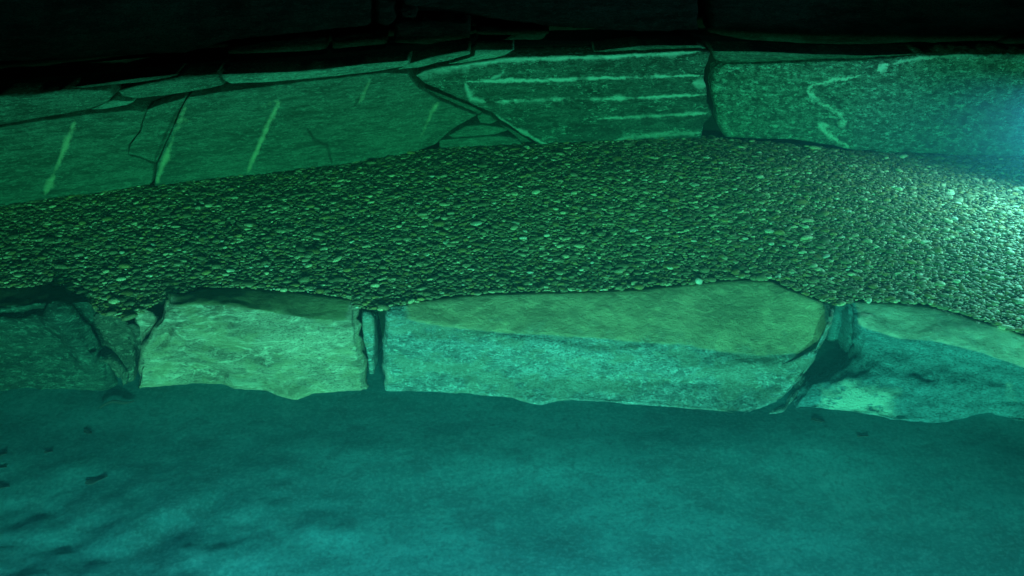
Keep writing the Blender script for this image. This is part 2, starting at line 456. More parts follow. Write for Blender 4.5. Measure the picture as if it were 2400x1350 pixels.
ustone([(775, 88), (905, 70), (905, 116), (775, 128)], seed=30, back=0.3)

# ------------------------------------------------------------------ boulders along the edge of the basin
def boulder(name, rows, mat, label, cat='boulder', group=None, seed=0, ncol=110, bump=0.02, silt_row=1, end=0.28, end_in=0.03, rnd=3, dents=(), ledge=0.0):
    """rows: from the back edge over the crest to the foot; each (pixel line, y at left, y at right) or (pixel line, 'bed') or (pixel line, 'floor')"""
    lines = []
    for r in rows:
        q = resample(r[0], n=60)
        if len(r) == 1:
            P = np.array([on_y(*p) for p in q])
        elif r[1] == 'bed':
            P = np.array([on_bed(*p) for p in q])
        elif r[1] == 'floor':
            P = np.array([on_z(*p, FLOOR_Z + 0.005) for p in q])
        else:
            P = np.array([on_y(p[0], p[1], p[2]) for p in q]) if len(r) == 1 else np.array([on_y(p[0], p[1], r[1] + (r[2] - r[1]) * k / 59) for k, p in enumerate(q)])
        lines.append(resample(P, n=ncol))
    G, S = [], []
    b0 = lines[0]
    G += [b0 + [0, 0.10, -0.22], b0 + [0, 0.07, -0.06]]
    S += [1, 1]
    G.append(b0 + [0, 0.02, -0.012]); S.append(1)
    for k in range(len(lines) - 1):
        a, b = lines[k], lines[k + 1]
        m = max(4, int(np.linalg.norm(b - a, axis=1).mean() / 0.011))
        for j in range(m):
            t = j / m
            G.append(a + (b - a) * t)
            S.append(1.0 - 0.35 * t if k < silt_row and k == silt_row - 1 else (1.0 if k < silt_row else max(0, 0.65 - 2.4 * t) if k == silt_row else 0))
    G.append(lines[-1]); S.append(0)
    G.append(lines[-1] + [0, 0.01, -0.08]); S.append(0)
    G = np.array(G)
    for _ in range(rnd):
        g = G.copy()
        g[3:-2] = 0.25 * G[2:-3] + 0.5 * G[3:-2] + 0.25 * G[4:-1]
        G = g
    # ends turn round into the gaps
    def cap(c, sgn):
        out = []
        for a in (25, 50, 75, 90):
            out.append(c + [sgn * end_in * math.sin(R(a)), end_in * (1 - math.cos(R(a))), -0.010 * math.sin(R(a)) ** 2])
        for d in (0.05, 0.12, 0.2, end):
            out.append(out[3] + [0, d, -0.03 - d * 0.25])
        return out
    # pull the outer columns in so that the cap ends at the drawn outline
    L = cap(G[:, 0] + [end_in, 0, 0], -1)[::-1]
    Rr = cap(G[:, -1] - [end_in, 0, 0], 1)
    ok = np.arange(3, ncol - 3)
    G = np.stack(L + [G[:, i] for i in ok] + Rr, 1)
    nr, nc = G.shape[:2]
    du = np.gradient(G, axis=1)
    dv = np.gradient(G, axis=0)
    nrm = np.cross(du, dv)
    nrm /= np.linalg.norm(nrm, axis=2)[..., None] + 1e-9
    if nrm[nr // 2, nc // 2, 1] > 0:
        nrm = -nrm
    silt = np.repeat(np.array(S)[:, None], nc, 1)
    across = np.concatenate([np.zeros(len(L)), sstep(np.arange(len(ok)) / 9.0) * sstep((len(ok) - 1 - np.arange(len(ok))) / 7.0), np.zeros(len(Rr))])
    silt = silt * across[None]
    d = fbm(G * [4, 6, 7], 4, seed) * bump + fbm(G * [13, 20, 30], 4, seed + 3, 0.6) * bump * 0.8 * (1 - 0.65 * silt)
    d += fbm(G * [3.0, 3.0, 22], 3, seed + 8) * bump * 0.35 * (1 - silt)
    if ledge:
        h = G[..., 2] * 17 + fbm(G * [2.2, 2.2, 5], 4, seed + 21) * 1.6
        fr = h - np.floor(h)
        prof = sstep(fr / 0.8) * (1 - sstep((fr - 0.8) / 0.2))
        d += (prof - 0.5) * ledge * (1 - silt) * sstep(0.5 + 1.5 * fbm(G * [3, 3, 6], 2, seed + 30))
    for pts, rad, dep in dents:
        C = np.array([on_y(*p) for p in pts])
        best = np.full(d.shape, 9.0)
        for a, b in zip(C[:-1], C[1:]):
            t = np.clip(((G - a) @ (b - a)) / ((b - a) @ (b - a)), 0, 1)
            best = np.minimum(best, np.linalg.norm(G - a - t[..., None] * (b - a), axis=2))
        d -= dep * sstep(1 - best / rad)
    d = d * sstep(np.arange(nr) / 9.0)[:, None] - 0.004 * (1 - sstep(np.arange(nr) / 9.0))[:, None]
    G = G + nrm * d[..., None]
    idx = np.arange(nr * nc).reshape(nr, nc)
    Q = np.stack([idx[:-1, :-1], idx[:-1, 1:], idx[1:, 1:], idx[1:, :-1]], -1).reshape(-1, 4)
    V = G.reshape(-1, 3)
    me = mesh_np(name, V, Q[:, ::-1])
    at = me.attributes.new('silt', 'FLOAT', 'POINT')
    at.data.foreach_set('value', silt.astype(np.float32).ravel())
    o = link(name, me, mat, None, label, cat, group)
    base = V.mean(0)
    recenter(o, (float(base[0]), float(base[1]), FLOOR_Z))
    return o

def fl(pts, y=3.36):
    return [tuple(on_y(*p, y)) for p in pts]

SILT = (0.60, 0.52, 0.35)
m_b1 = rock_mat('boulder_left', dark=(0.07, 0.07, 0.065), mid=(0.17, 0.17, 0.155), pale=(0.42, 0.42, 0.38), rot=R(82), stretch=5, scale=16, speck=0.6, speck_scale=30, patch=0.1, silt=(0.07, 0.075, 0.04), bump=0.8)
m_b1b = rock_mat('boulder_slab', red=0.8, dark=(0.10, 0.10, 0.09), mid=(0.24, 0.24, 0.21), pale=(0.5, 0.5, 0.44), rot=R(70), stretch=4, scale=16, speck=0.7, speck_scale=30, patch=0.2, bump=0.7)
m_b2 = rock_mat('boulder_pale', br0=0.22, streaks=0.85, red=1.15, stain=(0.52, 0.47, 0.29), dark=(0.24, 0.24, 0.21), mid=(0.50, 0.50, 0.44), pale=(0.78, 0.78, 0.72), rot=R(4), stretch=6, scale=8, speck=0.3, patch=0.45, silt=(0.20, 0.22, 0.12), bump=0.5,
    veins=[(fl([(330, 893), (430, 888), (540, 892), (620, 905), (700, 925), (850, 905)]), 0.014, 0.7), (fl([(432, 830), (435, 885)]), 0.007, 0.6), (fl([(440, 800), (520, 840), (620, 880), (690, 900)]), 0.008, 0.5),
           (fl([(410, 745), (520, 745), (640, 752)]), 0.008, 0.5), (fl([(670, 845), (690, 848)]), 0.012, 0.7), (fl([(830, 775), (845, 830), (860, 890)]), 0.01, 0.5), (fl([(318, 840), (318, 900)]), 0.008, 0.6)],
    vein_col=(0.55, 0.56, 0.47))
m_b3 = rock_mat('boulder_speckled', flecks=0.8, streaks=0.3, red=0.7, blue=1.15, stain=(0.30, 0.36, 0.28), dark=(0.23, 0.25, 0.24), mid=(0.46, 0.48, 0.46), pale=(0.74, 0.76, 0.74), rot=R(3), stretch=3, scale=22, speck=0.62, patch=0.15, silt=SILT, bump=0.55,
    veins=[(fl([(905, 770), (1000, 780), (1120, 790), (1300, 795), (1420, 805)]), 0.03, 0.5), (fl([(905, 740), (900, 830), (910, 910)]), 0.02, 0.5), (fl([(910, 915), (1100, 920), (1280, 940)]), 0.01, 0.4)],  # the upright line paints light on the left edge, not quartz
    vein_col=(0.6, 0.6, 0.56))
m_b4 = rock_mat('boulder_right', br0=0.42, streaks=0.12, red=0.4, blue=1.3, dark=(0.22, 0.23, 0.23), mid=(0.38, 0.39, 0.38), pale=(0.72, 0.72, 0.68), rot=R(-8), stretch=5, scale=10, speck=0.3, patch=0.3, silt=(0.80, 0.74, 0.66), bump=0.55,  # silt on its top lightened to carry the lamp's brightness
    veins=[(fl([(1925, 952), (2000, 935), (2090, 955), (2120, 978)], 3.24), 0.05, 1.0), (fl([(1955, 910), (2010, 935)], 3.24), 0.042, 1.0), (fl([(2070, 888), (2095, 892)], 3.24), 0.026, 1.0), (fl([(2015, 862), (2030, 868)], 3.24), 0.010, 0.8),
           (fl([(2060, 920), (2110, 945)], 3.24), 0.04, 0.8), (fl([(2362, 890), (2375, 980)], 3.24), 0.012, 0.55)],
    vein_col=(0.60, 0.80, 0.78), break_up=0.04)

boulder('boulder', [([(-120, 682), (20, 672), (130, 668), (190, 690), (222, 716), (236, 735)], 'bed'),
                    ([(-120, 720), (0, 720), (100, 706), (205, 704), (232, 742)], 3.49, 3.49),
                    ([(-120, 728), (0, 727), (100, 714), (200, 712), (228, 750)], 3.475, 3.475),
                    ([(-120, 738), (0, 738), (80, 732), (140, 724), (205, 762)], 3.53, 3.50),
                    ([(-120, 745), (0, 747), (80, 742), (140, 736), (205, 772)], 3.43, 3.43),
                    ([(-120, 820), (0, 830), (120, 830), (190, 815), (216, 842)], 3.40, 3.40),
                    ([(-120, 912), (0, 910), (120, 905), (205, 905), (262, 905)], 'floor')],
        m_b1, 'dark rough boulder with an algae-green top at the left edge of the basin', seed=31, ncol=90, bump=0.03, silt_row=1,
        dents=[([(135, 735, 3.44), (165, 775, 3.42), (200, 815, 3.40), (228, 850, 3.40)], 0.07, 0.05)])
boulder('boulder', [([(216, 738), (245, 733), (285, 745), (302, 760)], 'bed'),
                    ([(214, 752), (245, 742), (285, 752), (304, 768)], 3.52, 3.52),
                    ([(216, 815), (240, 830), (285, 830), (309, 820)], 3.47, 3.46),
                    ([(258, 895), (275, 900), (290, 902), (308, 896)], 'floor')],
        m_b1b, 'narrow triangular grey slab wedged beside the dark left boulder', seed=32, ncol=36, bump=0.014, silt_row=0, end=0.12, end_in=0.02,
        dents=[([(205, 800, 3.46), (235, 850, 3.43), (270, 890, 3.38)], 0.075, 0.06)])
boulder('wedge_stone', [([(312, 716), (330, 714), (352, 718), (366, 728)], 3.53, 3.53),
                        ([(310, 724), (330, 722), (352, 727), (370, 738)], 3.47, 3.47),
                        ([(311, 760), (325, 765), (345, 762), (364, 756)], 3.45, 3.45),
                        ([(320, 786), (325, 791), (331, 790), (337, 784)], 3.45, 3.45)],
        m_b2, 'small wedge-shaped stone caught in the gap between the left boulders', cat='stone', seed=33, ncol=24, bump=0.007, silt_row=0, end=0.08, end_in=0.012, rnd=2)
boulder('boulder', [([(386, 688), (405, 684), (432, 688), (470, 672), (560, 672), (700, 682), (820, 698), (834, 708)], 'bed'),
                    ([(383, 700), (405, 712), (460, 706), (580, 716), (700, 738), (780, 748), (836, 748)], 3.47, 3.47),
                    ([(376, 738), (400, 752), (480, 750), (600, 755), (740, 775), (836, 780)], 3.44, 3.44),
                    ([(326, 822), (420, 835), (600, 845), (740, 848), (850, 842)], 3.40, 3.40),
                    ([(312, 913), (370, 905), (440, 897), (520, 898), (545, 909), (620, 915), (690, 937), (730, 922), (862, 912)], 'floor')],
        m_b2, 'pale layered boulder between the two gaps, left of the standing sliver', seed=34, ncol=130, bump=0.018, silt_row=1, ledge=0.016,
        dents=[([(376, 800, 3.42), (390, 775, 3.43)], 0.035, 0.03), ([(335, 858, 3.38), (425, 862, 3.38)], 0.03, 0.014), ([(455, 872, 3.38), (520, 878, 3.38)], 0.028, 0.012)])
boulder('sliver_stone', [([(847, 724), (856, 722), (872, 727)], 3.53, 3.53),
                         ([(846, 737), (858, 733), (876, 740)], 3.49, 3.49),
                         ([(850, 790), (862, 795), (879, 800)], 3.46, 3.46),
                         ([(862, 848), (868, 853), (875, 848)], 3.44, 3.44)],
        m_b3, 'thin pale sliver of stone standing upright in the narrow gap', cat='stone', seed=35, ncol=22, bump=0.006, silt_row=0, end=0.06, end_in=0.008, rnd=2)
boulder('boulder', [([(903, 720), (980, 704), (1090, 689), (1200, 684), (1400, 679), (1500, 674), (1640, 659), (1740, 651), (1812, 655), (1850, 674), (1930, 704), (1956, 722)], 'bed'),
                    ([(902, 732), (960, 746), (1050, 764), (1110, 772), (1200, 778), (1340, 784), (1500, 800), (1600, 804), (1700, 826), (1800, 834), (1922, 826), (1957, 745)], 3.45, 3.40),
                    ([(896, 790), (1000, 800), (1200, 812), (1400, 825), (1600, 845), (1800, 858), (1912, 845)], 3.41, 3.35),
                    ([(890, 845), (1000, 860), (1200, 875), (1400, 885), (1600, 900), (1800, 910), (1890, 880)], 3.385, 3.30),
                    ([(897, 916), (1000, 915), (1100, 922), (1200, 931), (1260, 945), (1340, 936), (1480, 946), (1600, 956), (1700, 966), (1737, 975), (1830, 936)], 'floor')],
        m_b3, 'longest boulder, with a broad smooth olive top and a speckled pale front', seed=36, ncol=190, bump=0.013, silt_row=1, ledge=0.004)
boulder('boulder', [([(1980, 708), (2005, 703), (2100, 708), (2180, 714), (2250, 734), (2330, 758), (2400, 782), (2560, 850)], 'bed'),
                    ([(1990, 732, 3.52), (2018, 760, 3.45), (2110, 792, 3.41), (2200, 800, 3.37), (2300, 826, 3.32), (2400, 858, 3.27), (2560, 905, 3.22)],),
                    ([(2000, 790, 3.54), (2022, 802, 3.45), (2080, 815, 3.41), (2200, 830, 3.35), (2300, 850, 3.30), (2400, 885, 3.25), (2560, 930, 3.20)],),
                    ([(1990, 850, 3.52), (2012, 852, 3.42), (2060, 854, 3.36), (2180, 862, 3.32), (2300, 878, 3.27), (2410, 906, 3.23), (2560, 945, 3.20)],),
                    ([(1896, 890), (1990, 884), (2150, 890), (2300, 900), (2420, 920), (2560, 960)], 3.32, 3.19),
                    ([(1845, 962), (1925, 958), (2050, 975), (2090, 986), (2200, 985), (2320, 966), (2378, 986), (2560, 1010)], 'floor')],
        m_b4, 'rounded boulder at the right edge with white quartz at its foot', seed=37, ncol=130, bump=0.024, silt_row=1, ledge=0.012)
boulder('wedge_stone', [([(1800, 930), (1850, 905), (1890, 880)], 3.36, 3.40),
                        ([(1770, 955), (1840, 925), (1888, 898)], 3.30, 3.36),
                        ([(1745, 975), (1800, 972), (1840, 965)], 'floor')],
        m_b3, 'small broken stone filling the low gap beside the right boulder', cat='stone', seed=38, ncol=24, bump=0.008, silt_row=0, end=0.06, end_in=0.012, rnd=1)

boulder('boulder', [([(-680, 760), (-500, 722), (-300, 700), (-135, 686)], 'bed'),
                    ([(-680, 800), (-500, 765), (-300, 735), (-130, 724)], 3.50, 3.50),
                    ([(-690, 870), (-500, 850), (-300, 840), (-128, 824)], 3.42, 3.42),
                    ([(-700, 960), (-500, 940), (-300, 925), (-128, 912)], 'floor')],
        m_b2, 'pale boulder beyond the dark left boulder, outside the picture', seed=44, ncol=60, bump=0.02, silt_row=1)

# ------------------------------------------------------------------ pebble bed
FRONT_PX = [(-680, 760), (-500, 722), (-300, 700), (-135, 686), (20, 672), (130, 668), (190, 690), (236, 733), (300, 748), (375, 705), (405, 684), (432, 688), (470, 672), (560, 672), (700, 682), (820, 698), (838, 722), (895, 724), (980, 704), (1090, 689), (1200, 684), (1400, 679), (1500, 674), (1640, 659), (1740, 651), (1812, 655), (1850, 674), (1930, 704), (1965, 716), (2005, 703), (2100, 708), (2180, 714), (2250, 734), (2330, 758), (2400, 782), (2560, 850), (2800, 920)]
FE = np.array([on_bed(*p)[:2] for p in FRONT_PX])
FE = FE[np.argsort(FE[:, 0])]
front_y = lambda x: np.interp(x, FE[:, 0], FE[:, 1])

m_bed = rock_mat('bed_sand', dark=(0.06, 0.06, 0.05), mid=(0.09, 0.09, 0.075), pale=(0.12, 0.12, 0.10), speck=0.3, bump=0.6, scale=40, stretch=1)
nx, ny = 160, 40
xs = np.linspace(-4.0, 4.0, nx)
V = []
for j in range(ny + 3):
    fy = front_y(xs) + 0.11
    by = wall_y(xs) + 0.2
    if j < 2:
        z = np.full(nx, -0.6 if j == 0 else -0.25)
        V.append(np.c_[xs, fy + (0.10 if j == 0 else 0.06), z])
    elif j < ny + 2:
        y = fy + (by - fy) * (j - 2) / (ny - 1)
        V.append(np.c_[xs, y, bed_z(xs, y) - 0.006 - 0.02 * (j == 2)])
    else:
        V.append(np.c_[xs, by, np.full(nx, -0.6)])
V = np.vstack(V)
idx = np.arange(len(V)).reshape(-1, nx)
Q = np.stack([idx[:-1, :-1], idx[:-1, 1:], idx[1:, 1:], idx[1:, :-1]], -1).reshape(-1, 4)
bed = link('pebble_bed', mesh_np('pebble_bed', V, Q), m_bed, kind='structure')

def ico(sub):
    t = (1 + 5 ** .5) / 2
    v = [(-1, t, 0), (1, t, 0), (-1, -t, 0), (1, -t, 0), (0, -1, t), (0, 1, t), (0, -1, -t), (0, 1, -t), (t, 0, -1), (t, 0, 1), (-t, 0, -1), (-t, 0, 1)]
    f = [(0, 11, 5), (0, 5, 1), (0, 1, 7), (0, 7, 10), (0, 10, 11), (1, 5, 9), (5, 11, 4), (11, 10, 2), (10, 7, 6), (7, 1, 8), (3, 9, 4), (3, 4, 2), (3, 2, 6), (3, 6, 8), (3, 8, 9), (4, 9, 5), (2, 4, 11), (6, 2, 10), (8, 6, 7), (9, 8, 1)]
    v = [np.array(a) / np.linalg.norm(a) for a in v]
    for _ in range(sub):
        c, nf = {}, []
        def mid(a, b):
            k = (min(a, b), max(a, b))
            if k not in c:
                m = v[a] + v[b]
                v.append(m / np.linalg.norm(m))
                c[k] = len(v) - 1
            return c[k]
        for a, b, d in f:
            ab, bd, da = mid(a, b), mid(b, d), mid(d, a)
            nf += [(a, ab, da), (b, bd, ab), (d, da, bd), (ab, bd, da)]
        f = nf
    return np.array(v), np.array(f)

# layout of the pebbles: jittered rows with a natural spread of sizes
sx, sy = 0.0120, 0.0090
gx = np.arange(-3.3, 3.3, sx)
gy = np.arange(2.95, 5.35, sy)
X, Y = np.meshgrid(gx, gy)
X = X + (np.arange(len(gy)) % 2)[:, None] * sx * 0.5
X = (X + RNG.uniform(-.5, .5, X.shape) * sx).ravel()
Y = (Y + RNG.uniform(-.5, .5, Y.shape) * sy).ravel()
keep = (Y > front_y(X) - 0.004) & (Y < wall_y(X) + 0.03) & (np.abs(X) < 0.47 * (Y * 0.883 + 0.88) + 0.6)
X, Y = X[keep], Y[keep]
NP = len(X)
size = 0.0062 * np.exp(RNG.normal(0, 0.36, NP))
size = np.clip(size, 0.004, 0.021)
AX = size * RNG.uniform(1.0, 1.55, NP)
AY = size * RNG.uniform(0.75, 1.0, NP)
AZ = size * RNG.uniform(0.30, 0.55, NP)
YAW = RNG.normal(0, 0.55, NP)
T1 = RNG.normal(0, 0.13, NP)
T2 = RNG.normal(0, 0.13, NP)
Z = bed_z(X, Y) + RNG.uniform(-0.0035, 0.0015, NP) + AZ * 0.3 + 0.004 * fbm(np.c_[X * 7, Y * 7, 0 * X], 3, 61) + 0.001 * sstep(1 - (Y - front_y(X)) / 0.06)
tone = RNG.uniform(0, 1, NP)
base = np.empty((NP, 3))
ALB = np.array([1.8, 1.65, 1.28])
def lerp(a, b, t): return np.array(a) + (np.array(b) - np.array(a)) * t[:, None]
u = RNG.uniform(0, 1, NP)
base[:] = lerp((0.10, 0.11, 0.085), (0.19, 0.19, 0.145), u)
k = tone > 0.60
base[k] = lerp((0.15, 0.12, 0.06), (0.27, 0.23, 0.12), u)[k]
k = tone > 0.80
base[k] = lerp((0.26, 0.26, 0.23), (0.48, 0.47, 0.40), u)[k]
k = tone > 0.965
base[k] = lerp((0.5, 0.5, 0.45), (0.68, 0.67, 0.6), u)[k]

base = np.clip(base * ALB, 0, 0.85)
v1, f1 = ico(1)
NV = 9
shapes = []
for k in range(NV):
    n = 1 + 0.20 * fbm(v1 * 1.1 + 40 * k, 2, 50 + k)
    sq = np.sign(v1) * np.abs(v1) ** RNG.uniform(0.8, 1.0)
    shapes.append(sq * n[:, None])
shapes = np.array(shapes)

def rotm(yaw, a, b):
    cy_, sy_, ca, sa, cb, sb = np.cos(yaw), np.sin(yaw), np.cos(a), np.sin(a), np.cos(b), np.sin(b)
    o, z = np.ones_like(yaw), np.zeros_like(yaw)
    rz = np.array([[cy_, -sy_, z], [sy_, cy_, z], [z, z, o]]).transpose(2, 0, 1)
    rx = np.array([[o, z, z], [z, ca, -sa], [z, sa, ca]]).transpose(2, 0, 1)
    ry = np.array([[cb, z, sb], [z, o, z], [-sb, z, cb]]).transpose(2, 0, 1)
    return rz @ rx @ ry

which = RNG.integers(0, NV, NP)
ROT = rotm(YAW, T1, T2)
# the largest in the picture become pebbles of their own
depth = Y * math.cos(R(PITCH)) + (CAM_Z - Z) * math.sin(R(PITCH))
pxs = 1200 + X / depth * FPX
vis = (pxs > 5) & (pxs < 2395)
show = AX * (AY * 0.6 + AZ * 0.8) / depth ** 2 * vis * (Y > front_y(X) + 0.015)
big = np.argsort(-show)[:300]
rest = np.setdiff1d(np.arange(NP), big)

def pebble_mat(name, by_object):
    N = NT(name)
    a = N.n('ShaderNodeAttribute', attribute_name='stone_color', attribute_type='OBJECT' if by_object else 'GEOMETRY').outputs['Color']
    p = N.pos()
    mot = N.noise(p, 160, 4, 0.7)
    c = N.n('ShaderNodeMix', {0: 1.0}, data_type='RGBA', blend_type='MULTIPLY')
    N.set(c.inputs[6], a)
    N.set(c.inputs[7], N.mix(N.ramp(mot, 0.3, 0.7), (0.62, 0.62, 0.62), (1.25, 1.25, 1.25)))
    N.set(N.b.inputs['Base Color'], c.outputs[2])
    N.b.inputs['Roughness'].default_value = 0.55
    N.b.inputs['Specular IOR Level'].default_value = 0.3
    N.set(N.b.inputs['Normal'], N.n('ShaderNodeBump', {'Height': mot, 'Strength': 0.25, 'Distance': 0.004}).outputs[0])
    return N.m

m_peb, m_peb_one = pebble_mat('pebble_stones', False), pebble_mat('pebble_stone', True)
SC = np.stack([AX, AY, AZ], 1)
PXYZ = np.stack([X, Y, Z], 1)
# the farther or smaller ones with fewer faces
v0, f0 = ico(0)
shapes0 = np.array([v0 * (1.06 + 0.2 * fbm(v0 * 1.1 + 40 * k, 2, 50 + k))[:, None] for k in range(NV)])
near = (AX[rest] / depth[rest]) > np.quantile(AX[rest] / depth[rest], 0.6)
VV, FF, CC, off = [], [], [], 0
for sel, sh, fc in ((rest[near], shapes, f1), (rest[~near], shapes0, f0)):
    p_ = np.einsum('nij,nkj->nki', ROT[sel], sh[which[sel]] * SC[sel][:, None, :]) + PXYZ[sel][:, None, :]
    nv = p_.shape[1]
    VV.append(p_.reshape(-1, 3))
    FF.append((fc[None] + (np.arange(len(sel)) * nv)[:, None, None]).reshape(-1, 3) + off)
    CC.append(np.repeat(np.c_[base[sel], np.ones(len(sel))], nv, 0))
    off += len(sel) * nv
me = mesh_np('pebbles', np.vstack(VV), None, np.vstack(FF))
at = me.attributes.new('stone_color', 'FLOAT_COLOR', 'POINT')
at.data.foreach_set('color', np.vstack(CC).astype(np.float32).ravel())
link('pebbles', me, m_peb, bed, kind='stuff')
print('PEBBLES', NP, 'faces', len(me.polygons))
peb_me = []
for k in range(NV):
    mk = mesh_np('pebble', shapes[k], None, f1)
    mk.materials.append(m_peb_one)
    peb_me.append(mk)
from mathutils import Matrix
for i in big:
    o = link('pebble', peb_me[which[i]], None, bed)
    M3 = ROT[i] @ np.diag(SC[i])
    M = Matrix.Identity(4)
    for a in range(3):
        for b in range(3):
            M[a][b] = M3[a, b]
    M.translation = (X[i], Y[i], Z[i])
    o.matrix_world = M
    o['stone_color'] = [float(x) for x in base[i]]

# one white pebble lying on the back edge of the longest boulder
def solid(name, rgb, rough=0.6, metal=0.0):
    N = NT(name)
    p = N.pos()
    n = N.noise(p, 70, 5, 0.6)
    N.set(N.b.inputs['Base Color'], N.mix(N.ramp(n, 0.3, 0.7), tuple(0.8 * x for x in rgb), tuple(min(1, 1.1 * x) for x in rgb)))
    N.b.inputs['Roughness'].default_value = rough
    N.b.inputs['Metallic'].default_value = metal
    return N.m
v2, f2 = ico(3)
q = np.sign(v2) * np.abs(v2) ** 0.72 * (1 + 0.12 * fbm(v2 * 1.5, 3, 77))[:, None]
wp = on_bed(1637, 664)
o = link('white_pebble', mesh_np('white_pebble', q * [0.0135, 0.011, 0.010], None, f2), solid('white_stone', (0.8, 0.8, 0.72)), None, 'single bright white pebble on the back edge of the longest boulder', 'pebble')
o.location = (wp[0], wp[1], wp[2] + 0.008)
o.rotation_euler = (0.1, 0.5, 0.3)

# ------------------------------------------------------------------ basin floor
def shade_ridge(x, y):
    """ridge shaped to shade the floor a hand's breadth in front of the boulders"""
    c = 2.93 + 0.10 * np.sin(1.9 * x + 0.4) - 0.05 * np.sin(4.3 * x)
    return 0.012 * np.exp(-((y - c) / 0.17) ** 2)
def lumps(x, y):
    """trodden silt near the left of the basin, smooth elsewhere"""
    return 0.0040 + 0.0190 * sstep((-0.15 - x) / 0.8) * sstep((3.0 - y) / 0.5)
nx, ny = 420, 260
xs = np.linspace(-3.6, 3.6, nx)
ys = np.linspace(-0.6, 3.75, ny)
XX, YY = np.meshgrid(xs, ys)
ZZ = np.full_like(XX, FLOOR_Z)
pp = np.stack([XX, YY, np.zeros_like(XX)], -1)
amp = sstep((3.3 - YY) / 0.35)
ZZ += shade_ridge(XX, YY)  # ridge slopes away from the floodlights to give a dark band
ZZ += amp * (fbm(pp * [2.0, 2.6, 1], 3, 91) * 0.007 + fbm(pp * [8, 10, 1], 4, 95) * lumps(XX, YY))
V = np.stack([XX, YY, ZZ], -1).reshape(-1, 3)
idx = np.arange(nx * ny).reshape(ny, nx)
Q = np.stack([idx[:-1, :-1], idx[:-1, 1:], idx[1:, 1:], idx[1:, :-1]], -1).reshape(-1, 4)
N = NT('basin_silt')
p = N.pos()
p2 = N.pos(rot=(0, 0, 0.35), scale=(1, 1.8, 1))
big_n = N.noise(p2, 2.2, 5, 0.6)
med = N.noise(p, 8, 6, 0.62)
fin = N.noise(p, 85, 4, 0.75)
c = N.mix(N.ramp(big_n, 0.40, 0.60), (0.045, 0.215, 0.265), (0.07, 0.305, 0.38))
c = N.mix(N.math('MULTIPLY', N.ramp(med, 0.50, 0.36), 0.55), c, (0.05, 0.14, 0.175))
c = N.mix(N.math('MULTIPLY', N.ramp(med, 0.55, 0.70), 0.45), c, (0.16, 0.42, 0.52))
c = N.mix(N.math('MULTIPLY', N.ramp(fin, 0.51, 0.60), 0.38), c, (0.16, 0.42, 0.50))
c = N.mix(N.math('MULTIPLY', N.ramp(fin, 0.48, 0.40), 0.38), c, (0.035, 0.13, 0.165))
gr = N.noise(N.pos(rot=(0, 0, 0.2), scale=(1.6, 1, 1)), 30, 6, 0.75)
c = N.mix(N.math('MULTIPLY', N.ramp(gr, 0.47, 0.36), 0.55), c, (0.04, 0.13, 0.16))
N.set(N.b.inputs['Base Color'], c)
N.b.inputs['Roughness'].default_value = 0.95
N.b.inputs['Specular IOR Level'].default_value = 0.1
N.set(N.b.inputs['Normal'], N.n('ShaderNodeBump', {'Height': N.math('ADD', med, N.math('MULTIPLY', fin, 0.2)), 'Strength': 0.3, 'Distance': 0.014}).outputs[0])
link('basin_floor', mesh_np('basin_floor', V, Q), N.m, kind='structure')

def floor_z(x, y):
    a = np.array([[x, y, 0.0]])
    am = float(sstep((3.3 - y) / 0.35))
    return FLOOR_Z + float(shade_ridge(a[:, 0], a[:, 1])[0]) + am * float(fbm(a * [2.0, 2.6, 1], 3, 91)[0] * 0.007 + fbm(a * [8, 10, 1], 4, 95)[0] * float(lumps(x, y)))

m_leaf = solid('rotten_leaf', (0.03, 0.05, 0.05), 0.9)
def leaf(px, py, length, yaw, label, wide=0.42, curl=0.008):
    z = FLOOR_Z
    for _ in range(5):
        P = on_z(px, py, z)
        z = floor_z(P[0], P[1])
    n, m = 14, 5
    V = []
    for i in range(n):
        t = i / (n - 1)
        w = wide * length * 0.5 * math.sin(math.pi * min(1, t * 0.97 + 0.03)) ** 0.8 * (1 - 0.35 * t) * (1 + 0.18 * math.sin(9 * t))
        for j in range(m):
            s = (j / (m - 1)) * 2 - 1
            V.append([(t - 0.5) * length, s * w, 0.002 + curl * 0.2 * (s * s) + curl * 0.15 * math.sin(5 * t + 2 * s)])
    V = np.array(V)
    idx = np.arange(n * m).reshape(n, m)
    Q = np.stack([idx[:-1, :-1], idx[1:, :-1], idx[1:, 1:], idx[:-1, 1:]], -1).reshape(-1, 4)
    top = mesh_np('sunken_leaf', V, Q)
    o = link('sunken_leaf', top, m_leaf, None, label, 'leaf', 'dead leaves on the basin floor')
    md = o.modifiers.new('thickness', 'SOLIDIFY')
    md.thickness = 0.002
    o.location = (P[0], P[1], z)
    o.rotation_euler = (0, 0, yaw)
    return o
leaf(226, 1126, 0.065, 0.6, 'largest dark sunken leaf on the left of the silty basin floor', 0.62, 0.014)
leaf(114, 1060, 0.026, 0.2, 'small dark leaf on the silt below the dark left boulder', 0.7)
leaf(2, 1066, 0.034, 0.5, 'dark leaf at the left edge of the photo, upper of three there', 0.8)
leaf(4, 1096, 0.030, 0.1, 'dark leaf at the left edge of the photo, middle of three there', 0.6)
leaf(8, 1142, 0.036, 0.15, 'dark leaf at the left edge of the photo, lowest of three there', 0.6)
leaf(206, 1014, 0.034, 2.6, 'faint dark leaf on the silt in front of the triangular slab', 0.6)
leaf(1917, 986, 0.042, 2.8, 'dark leaf on the silt below the white quartz of the right boulder', 0.55)
leaf(2022, 1023, 0.036, 0.05, 'thin dark leaf on the silt under the middle of the right boulder', 0.3)

